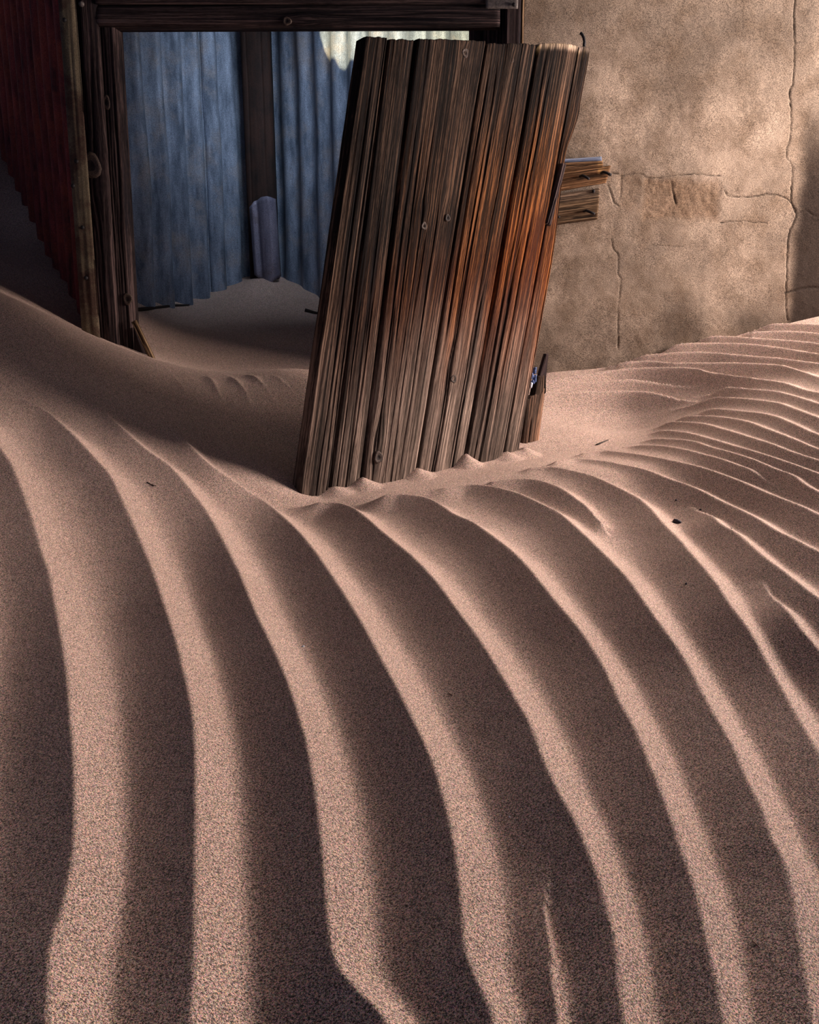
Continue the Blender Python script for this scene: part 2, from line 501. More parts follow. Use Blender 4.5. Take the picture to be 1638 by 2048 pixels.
# ripple crests, as sighted along the dune; (points, taper in at start m, taper at end m, depth of taper m)
CRESTS = [
 ([(-40,830),(5,900),(25,930),(45,980),(65,1035),(83,1100),(100,1150),(118,1245),(133,1335),(141,1430),(148,1510),(150,1600),(149,1670),(142,1735),(125,1815),(102,1890),(97,1975),(94,2047),(90,2150)], 0, 0),
 ([(60,790),(100,815),(145,865),(185,910),(220,950),(250,1010),(280,1075),(310,1150),(340,1240),(358,1300),(380,1395),(390,1470),(392,1550),(392,1650),(391,1750),(390,1850),(388,1950),(382,2047),(376,2150)], .15, 0),
 ([(170,780),(210,815),(250,860),(290,895),(340,930),(375,970),(410,1015),(440,1065),(470,1125),(482,1150),(515,1230),(545,1290),(575,1360),(595,1420),(615,1490),(630,1575),(640,1650),(650,1750),(658,1850),(674,1925),(712,1975),(748,2010),(775,2050),(810,2150)], .15, 0),
 ([(300,800),(350,850),(385,895),(425,932),(480,970),(530,1002),(570,1035),(600,1065),(630,1100),(665,1150),(700,1205),(730,1255),(765,1320),(795,1375),(818,1420),(836,1457),(864,1518),(882,1575),(897,1631),(910,1692),(918,1754),(925,1830),(930,1892),(948,1943),(969,1989),(984,2030),(1010,2150)], .2, 0),
 ([(640,1003),(673,1004),(703,1013),(732,1033),(761,1057),(790,1081),(820,1106),(853,1139),(882,1172),(908,1209),(933,1242),(963,1282),(1002,1345),(1035,1401),(1061,1447),(1086,1513),(1117,1580),(1148,1636),(1173,1692),(1199,1759),(1214,1815),(1227,1866),(1235,1928),(1240,1989),(1248,2040),(1258,2150)], 0, 0),
 ([(770,990),(805,988),(849,994),(878,1007),(908,1026),(941,1040),(970,1059),(999,1081),(1029,1106),(1058,1136),(1083,1165),(1113,1202),(1138,1231),(1168,1268),(1209,1334),(1240,1401),(1271,1457),(1296,1518),(1322,1580),(1342,1636),(1363,1697),(1383,1754),(1399,1810),(1411,1866),(1422,1917),(1437,1979),(1447,2040),(1470,2150)], 0, 0),
 ([(890,972),(930,967),(966,968),(1003,975),(1040,986),(1076,1004),(1113,1022),(1142,1044),(1171,1070),(1197,1095),(1219,1116),(1253,1153),(1291,1206),(1332,1263),(1368,1314),(1399,1370),(1429,1426),(1465,1488),(1491,1549),(1521,1610),(1542,1667),(1567,1718),(1585,1779),(1596,1856),(1608,1928),(1619,1994),(1625,2045),(1640,2150)], 0, 0),
 ([(985,960),(1030,956),(1067,957),(1104,968),(1141,986),(1178,1007),(1205,1030)], 0, .15),
 ([(1060,934),(1100,932),(1141,940),(1178,949),(1216,964),(1253,982),(1282,999),(1305,1020),(1331,1049),(1357,1075),(1383,1105),(1412,1138),(1438,1172),(1461,1209),(1501,1263),(1532,1319),(1567,1380),(1598,1436),(1629,1488),(1700,1600)], 0, 0),
 ([(1530,1150),(1546,1175),(1568,1207),(1598,1252),(1637,1298),(1720,1390)], .12, 0),
 ([(1390,1002),(1416,1020),(1442,1046),(1475,1064),(1505,1090),(1535,1116),(1565,1138),(1598,1164),(1631,1190),(1720,1255)], .1, 0),
 ([(1110,922),(1152,916),(1197,919),(1242,927),(1290,938),(1334,955),(1383,971),(1423,990),(1468,1012),(1513,1034),(1550,1057),(1587,1075),(1624,1094),(1720,1140)], 0, 0),
 ([(1165,905),(1208,901),(1260,905),(1308,912),(1357,923),(1401,934),(1449,949),(1490,964),(1531,982),(1568,997),(1605,1012),(1635,1027),(1720,1065)], 0, 0),
 ([(1220,892),(1253,888),(1308,890),(1357,895),(1401,906),(1438,916),(1475,929),(1513,942),(1550,957),(1570,966)], .08, .1),
 ([(1255,880),(1310,876),(1379,880),(1420,892),(1475,908),(1513,921),(1550,936),(1587,949),(1609,966),(1638,982),(1720,1015)], .06, 0),
 ([(1275,862),(1320,860),(1370,864),(1420,876),(1470,891),(1520,906),(1570,922),(1605,934),(1638,946),(1720,975)], .06, 0),
 ([(1290,849),(1338,843),(1401,846),(1446,857),(1494,871),(1542,887),(1587,904),(1635,919),(1720,945)], .06, 0),
 ([(1330,833),(1372,832),(1431,832),(1487,840),(1531,855),(1568,869),(1605,884),(1638,897),(1720,920)], .06, 0),
 ([(1380,818),(1438,817),(1505,823),(1550,831),(1587,846),(1635,867),(1720,895)], .06, 0),
 ([(1360,798),(1438,793),(1494,797),(1550,803),(1587,815),(1638,834),(1720,862)], .08, 0),
 ([(1035,785),(1097,783),(1178,782),(1253,781),(1327,781),(1390,784)], .05, .12),
 ([(1410,773),(1450,773),(1494,776),(1550,782),(1587,790),(1638,806),(1720,830)], .05, 0),
 ([(1030,773),(1075,771),(1110,769),(1160,765),(1253,758),(1327,756),(1401,755)], .0, .16),
 ([(1030,768),(1075,760),(1110,756),(1160,748),(1234,738),(1308,734),(1383,735),(1420,743),(1457,748),(1513,756),(1568,765),(1638,784),(1720,803)], .0, 0),
 ([(1180,730),(1216,724),(1290,721),(1345,725),(1401,724),(1475,724),(1550,728),(1587,736),(1638,753),(1720,775)], .08, 0),
 ([(1220,715),(1253,711),(1327,706),(1401,702),(1457,706),(1513,711),(1568,716),(1638,726),(1720,740)], .08, 0),
 ([(1290,704),(1345,688),(1401,684),(1475,685),(1531,690),(1587,698),(1638,707),(1720,720)], .08, 0),
 ([(1370,676),(1401,671),(1457,671),(1513,675),(1587,680),(1638,686),(1720,694)], .06, 0),
 ([(1450,668),(1500,663),(1568,661),(1638,666),(1720,672)], .06, 0),
 ([(1490,652),(1530,647),(1580,646),(1638,648),(1720,652)], .06, 0),
 # small ripples on the slope left of the panel
 ([(330,728),(348,745),(370,775),(395,808),(410,830)], .1, .2),
 ([(395,740),(415,750),(432,768),(448,800),(455,825)], .05, .15),
 ([(455,742),(470,755),(490,775),(503,805),(508,830)], .05, .15),
 ([(480,740),(505,747),(525,760),(545,785),(552,800)], .05, .12),
 ([(530,740),(550,745),(572,760),(592,780)], .05, .1),
 ([(575,741),(600,747),(630,760)], .05, .05),
 ([(20,600),(50,622),(85,645),(125,685),(146,720),(150,745)], .1, .2),
 ([(1104,1640),(1100,1720),(1096,1795),(1102,1856),(1110,1917),(1117,1979),(1127,2040),(1140,2130)], .16, 0, .009),
 ([(215,695),(243,718),(258,745),(265,775)], .1, .2),
]
# low secondary ridges, added on top (points, height m, half width m)
RIDGES = [
]
S_LIT, S_DARK = 0.66, 0.42


def spline(P, n):
    P = np.asarray(P, float)
    Q = np.vstack([2 * P[0] - P[1], P, 2 * P[-1] - P[-2]])
    out = []
    for i in range(len(P) - 1):
        a, b, c, d = Q[i], Q[i + 1], Q[i + 2], Q[i + 3]
        for t in np.linspace(0, 1, n, endpoint=False):
            out.append(.5 * (2 * b + (c - a) * t + (2 * a - 5 * b + 4 * c - d) * t * t + (3 * b - 3 * c + d - a) * t ** 3))
    out.append(P[-1])
    return np.array(out)


def polyline_dist(X, Y, L):
    """distance, signed side (+ right of the run), arc length of nearest point"""
    best = np.full(X.shape, 1e9, np.float32)
    side = np.zeros(X.shape, np.float32)
    arc = np.zeros(X.shape, np.float32)
    s0 = 0.0
    for (ax, ay), (bx, by) in zip(L[:-1], L[1:]):
        dx, dy = bx - ax, by - ay
        l2 = dx * dx + dy * dy
        if l2 < 1e-10: continue
        px, py = X - np.float32(ax), Y - np.float32(ay)
        t = np.clip((px * np.float32(dx) + py * np.float32(dy)) * np.float32(1 / l2), 0, 1)
        ex, ey = px - t * np.float32(dx), py - t * np.float32(dy)
        d2 = ex * ex + ey * ey
        m = d2 < best
        best = np.where(m, d2, best)
        cr = np.float32(dx) * py - np.float32(dy) * px
        side = np.where(m, cr, side)
        arc = np.where(m, s0 + t * np.float32(math.sqrt(l2)), arc)
        s0 += math.sqrt(l2)
    return np.sqrt(best), side, arc, s0


def ripple_height(X, Y):
    N = len(X)
    NL = len(CRESTS)
    X32, Y32 = X.astype(np.float32), Y.astype(np.float32)
    d1 = np.full(N, 9, np.float32)      # nearest and second nearest crest
    d2 = np.full(N, 9, np.float32)
    hs = []
    runs = []
    for pts, ta, tb, *low in CRESTS:
        uv = np.array(pts, float)
        L = spline(on_base(uv[:, 0], uv[:, 1])[:, :2], 4)
        if uv[-1, 0] >= 1635 or uv[-1, 1] >= 2100:      # the crests run on past the frame
            d_ = L[-1] - L[-5]
            d_ /= np.linalg.norm(d_)
            common = np.array([.80, -.60])
            for k in range(9):
                if uv[-1, 0] >= 1660: d_ = d_ * (1 - k / 4) + common * (k / 4) if k < 4 else common
                d_ /= np.linalg.norm(d_)
                L = np.vstack([L, L[-1] + d_ * .17])
        runs.append((L, ta, tb, low))
    for k in (1, 2, 3, 4):                              # and go on to the left of it
        runs.append((runs[0][0] + np.array([-.205 * k, .02 * k]), 0, 0, []))
    for L, ta, tb, low in runs:
        pad = 0.42
        sel = np.where((X > L[:, 0].min() - pad) & (X < L[:, 0].max() + pad) & (Y > L[:, 1].min() - pad) & (Y < L[:, 1].max() + pad))[0]
        d, side, arc, total = polyline_dist(X32[sel], Y32[sel], L)
        drop = np.zeros(len(sel), np.float32)
        if ta > 0: drop += 0.020 * (1 - sstep(0, 2 * ta, arc))
        if tb > 0: drop += 0.020 * (1 - sstep(0, 2 * tb, total - arc))
        drop += low[0] if low else 0
        d = d + drop * 2.2
        h = -np.where(side > 0, S_LIT, S_DARK) * d
        o1 = d1[sel]
        d2[sel] = np.minimum(d2[sel], np.maximum(d, o1))
        d1[sel] = np.minimum(o1, d)
        hs.append((sel, h.astype(np.float32)))
    W = np.clip(d1 + d2, 0.02, 0.30)
    k = 0.034 * W
    acc = np.zeros(N, np.float32)
    top = np.full(N, -9, np.float32)
    for sel, h in hs: top[sel] = np.maximum(top[sel], h)
    for sel, h in hs: acc[sel] += np.exp((h - top[sel]) / k[sel])
    acc = np.maximum(acc, 1)
    z = top + k * np.log(acc)
    floor_ = (-0.042 + .029 * sstep(2.75, 3.2, Y) - .010 * sstep(3.7, 3.95, Y)).astype(np.float32)
    kk = (0.008 - .004 * sstep(2.75, 3.2, Y)).astype(np.float32)
    z = np.where(top < -1, floor_, kk * np.logaddexp(z / kk, floor_ / kk))
    return z


ROWS = np.concatenate([np.exp(np.arange(math.log(0.25), math.log(2.4), 0.0043)), np.arange(2.405, 4.45, .0072), np.exp(np.arange(math.log(4.46), math.log(6.4), 0.006))])


def build_sand():
    rows = ROWS
    cols = np.linspace(-1, 1, 880)
    Y = np.repeat(rows[:, None], len(cols), 1)
    X = cols[None] * (1.15 + 0.42 * rows[:, None])
    x, y = X.ravel(), Y.ravel()
    z = base_z(x, y)
    rip = ripple_height(x, y)
    # ripples die out in the back room, along the panel's foot, in the scour and on the heap
    fade = 1 - sstep(4.35, 4.6, y)
    fade *= 1 - 0.75 * np.exp(-(((x - .58) / .20) ** 2 + ((y - 3.70) / .15) ** 2))
    brow = spline(on_base(np.array([440, 525, 590, 660, 740, 800, 880, 960, 1060, 1130, 1210]),
                          np.array([940, 990, 1001, 1003, 996, 987, 981, 967, 937, 917, 889]))[:, :2], 4)
    bd, bside, _, _ = polyline_dist(x.astype(np.float32), y.astype(np.float32), brow)
    behind = np.where(bside > 0, bd, 0.0)
    near = sstep(-.85, -.55, x) * (1 - sstep(.5, .7, x)) * (1 - sstep(3.5, 3.8, y))
    pf = sstep(0.0, 0.11, np.where(bside > 0, bd, 0)) * near
    u_ = (x - PANEL_A[0]) * (PANEL_B[0] - PANEL_A[0]) + (y - PANEL_A[1]) * (PANEL_B[1] - PANEL_A[1])
    u_ = u_ / np.sum((PANEL_B - PANEL_A)[:2] ** 2)
    dn = ((y - PANEL_A[1]) * (PANEL_B[0] - PANEL_A[0]) - (x - PANEL_A[0]) * (PANEL_B[1] - PANEL_A[1])) / np.linalg.norm((PANEL_B - PANEL_A)[:2])
    foot = sstep(-.30, .02, u_) * (1 - sstep(1.0, 1.25, u_)) * sstep(-.5, -.2, dn) * (1 - sstep(.1, .3, dn))
    pf = pf * foot
    rip_m = rip * fade * (1 - pf) + (-0.008) * fade * pf
    rip_m = rip_m * (1 + (.5 + .5 * (1 - sstep(1.0, 1.5, x))) * sstep(3.6, 3.9, y) * sstep(.3, .5, x))
    z = z + rip_m
    for pts, hh, ww in RIDGES:
        P3 = on_base(np.array(pts, float)[:, 0], np.array(pts, float)[:, 1])
        L = spline(P3[:, :2], 4)
        sel = np.where((x > L[:, 0].min() - .15) & (x < L[:, 0].max() + .15) & (y > L[:, 1].min() - .15) & (y < L[:, 1].max() + .15))[0]
        d, s_, arc, tot = polyline_dist(x[sel].astype(np.float32), y[sel].astype(np.float32), L)
        env = sstep(0, .12, arc) * sstep(0, .04, tot - arc)
        z[sel] += hh * env * np.exp(-(d / ww) / 1.0)
    # little sand cones drifted against the seams of the panel
    for (u, v, hh) in ((668, 985, .020), (722, 960, .030), (832, 942, .026), (929, 915, .040), (1012, 912, .022), (1046, 905, .030)):
        p = hit(u, v, PANEL_A, PANEL_N)
        c = p[:2] - PANEL_N[:2] * -0.010
        r = np.hypot(x - c[0], y - c[1])
        z += hh * np.clip(1 - r / 0.065, 0, 1) ** 1.2
    # fine wind texture
    z += 0.0009 * (fbm(x * 55, y * 40, 3, 3) - .5) + 0.006 * (fbm(x * 4, y * 4, 9, 2) - .5) * sstep(1.2, 2.2, y)
    P = np.stack([X, Y, z.reshape(X.shape)], -1)
    me = grid_mesh('floor', P[:, ::-1])
    o = link('floor', me, SAND)
    tag(o, 'pinkish wind-rippled sand drift filling the ruined room up to the leaning planks', 'sand', kind='structure')
    return P


# plane of the leaning panel: its foot runs back to the right, its top leans away from the tripod
_e = (PANEL_B - PANEL_A); _e[2] = 0; _e /= np.linalg.norm(_e)
_up = np.array([0, 0, 1.0])
_n = np.cross(_e, _up)                      # towards the camera
PANEL_N = _n * math.cos(math.radians(7)) + _up * math.sin(math.radians(7))
SANDP = build_sand()


def sand_z(x, y):
    i = int(np.clip(np.searchsorted(ROWS, y), 1, len(ROWS) - 1))
    row = SANDP[i]
    j = int(np.clip(np.searchsorted(row[:, 0], x), 0, len(row) - 1))
    return row[j, 2]


def on_sand(u, v):
    d = ray(u, v)
    for Y in np.exp(np.linspace(math.log(.5), math.log(6.2), 1600)):
        p = np.array([0, 0, H]) + d * (Y / d[1])
        if p[2] < sand_z(p[0], p[1]): return p
    return p


# ------------------------------------------------------------------ boards
def board_mesh(name, tl, tr, bl, br, normal, thick, seed, du=0.0025, dv=0.008, convex=.003, bevel=.006, relief=.0015,
               cracks=3, knots=(), stain=None, dust=None, gold=None, rough_edge=0.0, rough_top=0.0, edge_r=None):
    """a plank: grain runs top to bottom (t). knots: (s m, t m, radius). stain/dust/gold: callables of (s fraction, t fraction)"""
    tl, tr, bl, br, normal = [np.asarray(a, float) for a in (tl, tr, bl, br, normal)]
    width = max(np.linalg.norm(tr - tl), np.linalg.norm(br - bl))
    length = max(np.linalg.norm(bl - tl), np.linalg.norm(br - tr))
    ns, nt = max(8, int(width / du)), max(8, int(length / dv))
    s, t = np.meshgrid(np.linspace(0, 1, ns), np.linspace(0, 1, nt))
    r = random.Random(seed)
    sm, tm = s * width, t * length
    lf, rt = s.copy(), s.copy()
    ss = s
    if rough_edge:
        ss = s + (1 - s) * rough_edge / width * (fbm(tm * 9, tm * 0, seed + 5, 3) - .6) * (s < 1) * (1 - s) ** 3
        ss = ss - s ** 8 * rough_edge / width * fbm(tm * 9, tm * 0 + 3, seed + 6, 3)
    if edge_r is not None:
        ss = ss * edge_r(t)
    tt = t
    if rough_top:
        tt = t + (1 - t) ** 6 * rough_top / length * (fbm(sm * 60, sm * 0, seed + 7, 3) - .3)
    P = ((tl * (1 - ss)[..., None] + tr * ss[..., None]) * (1 - tt)[..., None] + (bl * (1 - ss)[..., None] + br * ss[..., None]) * tt[..., None])
    h = convex * (1 - (2 * s - 1) ** 2)
    e = np.minimum(sm, width - sm)
    h = h - bevel * np.clip(1 - e / max(bevel, 1e-4) / 1.2, 0, 1) ** 2
    e2 = np.minimum(tm, length - tm)
    h = h - 0.4 * bevel * np.clip(1 - e2 / 0.006, 0, 1) ** 2
    # grain flows round the knots
    sw = sm.copy()
    for (ks, kt, kr) in knots:
        dx, dy = sm - ks, (tm - kt)
        f = np.exp(-(dx / (kr * 2.6)) ** 2 - (dy / (kr * 4.5)) ** 2)
        sw = sw + np.sign(dx) * kr * -0.7 * f * np.clip(np.abs(dx) / kr, 0, 1)
        h = h + .0025 * np.exp(-(dx / (kr * 1.8)) ** 2 - (dy / (kr * 2.4)) ** 2)
    h = h + relief * 2 * (fbm(sw * 160, tm * 2.6, seed, 3) - .5) + relief * 2.2 * (fbm(sw * 38, tm * .9, seed + 3, 2) - .5)
    crack = np.zeros_like(s)
    for k in range(cracks):
        cs = r.uniform(.12, .88) * width
        t0, t1 = r.uniform(-.2, .6), r.uniform(.5, 1.2)
        if t1 - t0 < .3: t1 = t0 + .45
        path = cs + .012 * (fbm(tm * 3, tm * 0 + k, seed + 11 + k, 2) - .5)
        wd = .0022 * r.uniform(.7, 1.5)
        env = sstep(t0, t0 + .1, t) * (1 - sstep(t1 - .1, t1, t))
        c = np.exp(-((sw - path) / wd) ** 2) * env
        crack = np.maximum(crack, c)
    h = h - .005 * crack
    P = P + normal * h[..., None]
    back = ((tl * (1 - ss)[..., None] + tr * ss[..., None]) * (1 - tt)[..., None] + (bl * (1 - ss)[..., None] + br * ss[..., None]) * tt[..., None]) - normal * thick
    uv = np.stack([sw + seed * 1.37, tm + seed * .71], -1)
    at_ = {'crack': crack * .9,
           'stain': stain(s, t) if stain else np.zeros_like(s),
           'dust': dust(s, t) if dust else np.zeros_like(s),
           'gold': gold(s, t) if gold else np.zeros_like(s)}
    return grid_mesh(name, P, uv, at_, back)


def knot_obj(parent, centre, normal, axis, rad, dark=False, flat=1.25):
    """an oval knot: raised ring round a sunken core"""
    c, n, a = Vector(centre), Vector(normal).normalized(), Vector(axis).normalized()
    b = n.cross(a)
    prof = [(1.0, -.004), (.92, .0018), (.74, .0028), (.58, .0012), (.42, .0016), (.22, -.0005), (0.03, -.0015)]
    bm = bmesh.new()
    rings = []
    for k, (pr, ph) in enumerate(prof):
        rings.append([bm.verts.new(c + (a * math.cos(w) * flat + b * math.sin(w)) * rad * pr * (1 + .10 * math.sin(3 * w + rad * 900)) + n * ph)
                      for w in [2 * math.pi * j / 14 for j in range(14)]])
    for r0, r1 in zip(rings, rings[1:]):
        for j in range(14): bm.faces.new([r0[j], r0[(j + 1) % 14], r1[(j + 1) % 14], r1[j]])
    bm.faces.new(rings[-1])
    bmesh.ops.recalc_face_normals(bm, faces=bm.faces)
    me = bpy.data.meshes.new('knot')
    bm.to_mesh(me); bm.free()
    me.materials.append(KNOT)
    me.materials.append(KNOT_DARK)
    core = 14 * (2 if dark else 4)
    for p in me.polygons:
        if p.index >= core: p.material_index = 1
    return link('knot', me, None, parent)


def nail_obj(parent, pts, rad=.003, head=.0, mat=None, name='nail'):
    pr = [rad] * len(pts)
    me = tube_mesh(name, pts, pr, 8)
    if head:
        p0, p1 = Vector(pts[0]), Vector(pts[1])
        d = (p0 - p1).normalized()
        bm = bmesh.new(); bm.from_mesh(me)
        a = d.orthogonal().normalized(); b = d.cross(a)
        r0 = [bm.verts.new(p0 + (a * math.cos(w) + b * math.sin(w)) * head) for w in [math.pi * 2 * j / 10 for j in range(10)]]
        r1 = [bm.verts.new(p0 + d * rad * .8 + (a * math.cos(w) + b * math.sin(w)) * head * .8) for w in [math.pi * 2 * j / 10 for j in range(10)]]
        for j in range(10): bm.faces.new([r0[j], r0[(j + 1) % 10], r1[(j + 1) % 10], r1[j]])
        bm.faces.new(r1); bm.faces.new(r0[::-1])
        bm.to_mesh(me); bm.free()
    return link(name, me, mat or IRON, parent)


# ------------------------------------------------------------------ setting: plaster wall
WALL_Y = 4.30


def build_plaster():
    x0 = at(1047, 40, WALL_Y)[0]
    def dense(lo, a, b, hi, f, c):
        return np.concatenate([np.arange(lo, a, c), np.arange(a, b, f), np.arange(b, hi + c, c)])
    xs = dense(x0, x0, 1.85, 3.1, .0042, .06)
    zs = dense(-.1, .22, 1.78, 2.62, .0042, .06)
    X, Z = np.meshgrid(xs, zs[::-1])
    y = np.zeros_like(X)
    # pixel-free from here on: crack runs given in wall coordinates
    def W(pts): return np.array([at(u, v, WALL_Y)[[0, 2]] for u, v in pts])
    cr = [
      ([(1592,-40),(1588,40),(1589,100),(1586,165),(1578,185),(1582,215),(1581,270),(1572,310),(1584,335),(1582,400),(1592,428),(1577,470),(1574,530),(1572,600),(1575,640)], .0034, 1.0),
      ([(1240,352),(1275,347),(1300,356),(1345,352),(1390,348),(1440,352)], .0030, .8),
      ([(1343,362),(1348,392),(1352,408)], .0045, .9),
      ([(1448,382),(1460,392),(1500,393),(1540,388),(1575,398),(1592,428)], .0030, .9),
      ([(1440,446),(1480,442),(1535,446)], .0030, .7),
      ([(1222,478),(1228,500),(1236,512),(1236,545),(1242,560),(1238,600),(1236,640),(1237,700)], .0032, .75),
      ([(1216,370),(1224,392),(1228,405),(1238,412)], .0046, 1.0),
      ([(1570,585),(1590,580),(1612,576),(1660,574)], .0052, 1.3),
      ([(1592,428),(1610,420),(1622,428),(1660,440)], .0030, .8),
      ([(1244,350),(1242,380),(1240,400)], .0028, .6),
      ([(1300,490),(1368,494)], .003, .35), ([(1224,345),(1236,348)], .004, .9),
    ]
    crack = np.zeros_like(X)
    for pts, wd, st in cr:
        L = spline(W(pts), 5)
        sel = (X > L[:, 0].min() - .05) & (X < L[:, 0].max() + .05) & (Z > L[:, 1].min() - .05) & (Z < L[:, 1].max() + .05)
        jx = X[sel] + .006 * (fbm(Z[sel] * 60, X[sel] * 60, 5, 2) - .5)
        jz = Z[sel] + .006 * (fbm(X[sel] * 60, Z[sel] * 60, 15, 2) - .5)
        d, _, _, _ = polyline_dist(jx.astype(np.float32), jz.astype(np.float32), L)
        var = .55 + .9 * fbm(X[sel] * 14, Z[sel] * 14, 22, 2)
        c = st * var * var * np.exp(-(d / (wd * .72)) ** 2)
        crack[sel] = np.maximum(crack[sel], c)
    # rough broken patch, dark old cement on the right
    c0, c1 = W([(1290, 360)])[0], W([(1432, 440)])[0]
    nz = .035 * (fbm(X * 22, Z * 22, 31, 3) - .5)
    patch = sstep(-.02, .02, np.minimum(np.minimum(X - c0[0], c1[0] - X), np.minimum(c0[1] - Z, Z - c1[1])) + nz)
    c2, c3 = W([(1238, 352)])[0], W([(1275, 420)])[0]
    p2 = sstep(-.02, .02, np.minimum(np.minimum(X - c2[0], c3[0] - X), np.minimum(c2[1] - Z, Z - c3[1])) + nz)
    patch = np.maximum(patch, .6 * p2)
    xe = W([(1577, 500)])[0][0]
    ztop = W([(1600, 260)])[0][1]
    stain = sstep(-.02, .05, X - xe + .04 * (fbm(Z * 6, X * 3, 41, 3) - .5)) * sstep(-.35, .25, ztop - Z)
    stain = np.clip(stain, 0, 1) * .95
    low = (1 - sstep(.25, .52, Z - .16 * (X - .5) + .12 * (fbm(X * 5, Z * 5, 91, 3) - .5))) * .8 * fbm(X * 7, Z * 7, 51, 3)  # shade painted into the plaster colour towards the sand
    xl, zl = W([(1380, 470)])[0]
    right_shade = sstep(xl, xe, X + .08 * (fbm(X * 6, Z * 6, 43, 3) - .5)) * sstep(-.05, .35, zl - Z + .1 * (fbm(X * 4, Z * 4, 44, 3) - .5)) * .5  # painted shade, deepening towards the lower right
    stain = np.maximum(np.maximum(stain, low), right_shade)
    y = WALL_Y + .003 * np.clip(crack, 0, 1) + .004 * patch * fbm(X * 50, Z * 50, 61, 3)
    y = y - .006 * (fbm(X * 5, Z * 5, 71, 4) - .5) - .0015 * (fbm(X * 45, Z * 45, 81, 3) - .5)
    # plaster curls up along the crack by the battens
    P = np.stack([X, y, Z], -1)
    B = np.stack([X, np.full_like(X, WALL_Y + .24), Z], -1)
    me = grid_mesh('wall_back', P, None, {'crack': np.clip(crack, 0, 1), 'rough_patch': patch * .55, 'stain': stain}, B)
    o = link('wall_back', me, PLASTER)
    tag(o, 'tan cracked plaster wall on the right behind the leaning planks', 'wall', kind='structure')


build_plaster()

# ------------------------------------------------------------------ setting: corrugated walls of the back room
def corrugated(name, p0, p1, z0, z1, pitch, amp, mat, parent, thick=.0012, phase=0, s0=0.0, wave=.0, low=None, seed=1):
    """sheet between two plan points p0 -> p1"""
    p0, p1 = np.array(p0, float), np.array(p1, float)
    L = np.linalg.norm(p1 - p0)
    d = (p1 - p0) / L
    n = np.array([d[1], -d[0]])
    ns = int(L / pitch * 12) + 2
    s = np.linspace(0, L, ns)
    z = np.linspace(z1, z0, 26)
    S, Z = np.meshgrid(s, z)
    Sg_ = S + s0
    off = amp * np.cos(2 * math.pi * Sg_ / pitch + phase) + wave * (fbm(Sg_ * 2.5, Z * 2.0, seed, 2) - .5)
    if low is not None:
        Z = z1 - (z1 - Z) / (z1 - z0) * (z1 - low(S))
    P = np.stack([p0[0] + d[0] * S + n[0] * off, p0[1] + d[1] * S + n[1] * off, Z], -1)
    B = P.copy()
    B[..., 0] -= n[0] * thick
    B[..., 1] -= n[1] * thick
    me = grid_mesh(name, P)
    o = link(name, me, mat, parent)
    m = o.modifiers.new('gauge', 'SOLIDIFY')
    m.thickness = thick
    m.offset = -1
    return o


CORNER = at(512, 300, 5.85)[:2]
LEFT_END = at(150, 300, 4.60)[:2]
RIGHT_END = at(1060, 300, 4.75)[:2]
wl = empty('wall_left', (LEFT_END[0], LEFT_END[1], 0))
tag(wl, 'blue-grey corrugated tin wall left of the rusty corner post, seen through the doorway', 'wall', kind='structure')
wr = empty('wall_right', (RIGHT_END[0], RIGHT_END[1], 0))
tag(wr, 'blue corrugated tin wall right of the rusty corner post with a cream sunlit patch', 'wall', kind='structure')


def lerp(a, b, t): return a + (b - a) * t


for a, b, k in ((-.02, .36, 0), (.35, .70, 1), (.69, .985, 2)):
    o_ = lerp(LEFT_END, CORNER, a), lerp(LEFT_END, CORNER, b)
    sh = np.array([.0, -.004 * k])
    corrugated('corrugated_sheet', o_[0] + sh, o_[1] + sh, -.05, 2.62, .145, .030, TIN, wl, s0=a * np.linalg.norm(CORNER - LEFT_END), wave=.03, seed=2)
for a, b, k in ((.0, .33, 0), (.32, .67, 1), (.66, 1.03, 2)):
    o_ = lerp(CORNER, RIGHT_END, a), lerp(CORNER, RIGHT_END, b)
    sh = np.array([.0, -.004 * k])
    corrugated('corrugated_sheet', o_[0] + sh, o_[1] + sh, -.05, 2.62, .125, .014, TIN, wr, s0=a * np.linalg.norm(CORNER - RIGHT_END), phase=1, wave=.03, seed=8)

# rusty timber corner post and the bent tin piece over its foot
pc = at(510, 300, 5.62)
post = empty('corner_post', (pc[0], pc[1], .4))
tag(post, 'dark rust-brown corner post between the two corrugated walls with bent tin at its foot', 'post')
pw = .078
tl, tr = at(478, 40, 5.62), at(537, 40, 5.62)
bl, br = at(500, 560, 5.62), at(556, 560, 5.62)
bl = tl + (bl - tl) * 1.15; br = tr + (br - tr) * 1.15
tl2, tr2 = tl + (tl - bl) * .35, tr + (tr - br) * .35
me = board_mesh('post_shaft', tl2, tr2, bl, br, (0, -1, 0), .09, 77, .004, .02, .010, .012, .001, 2)
link('post_shaft', me, RUST_POST, post)
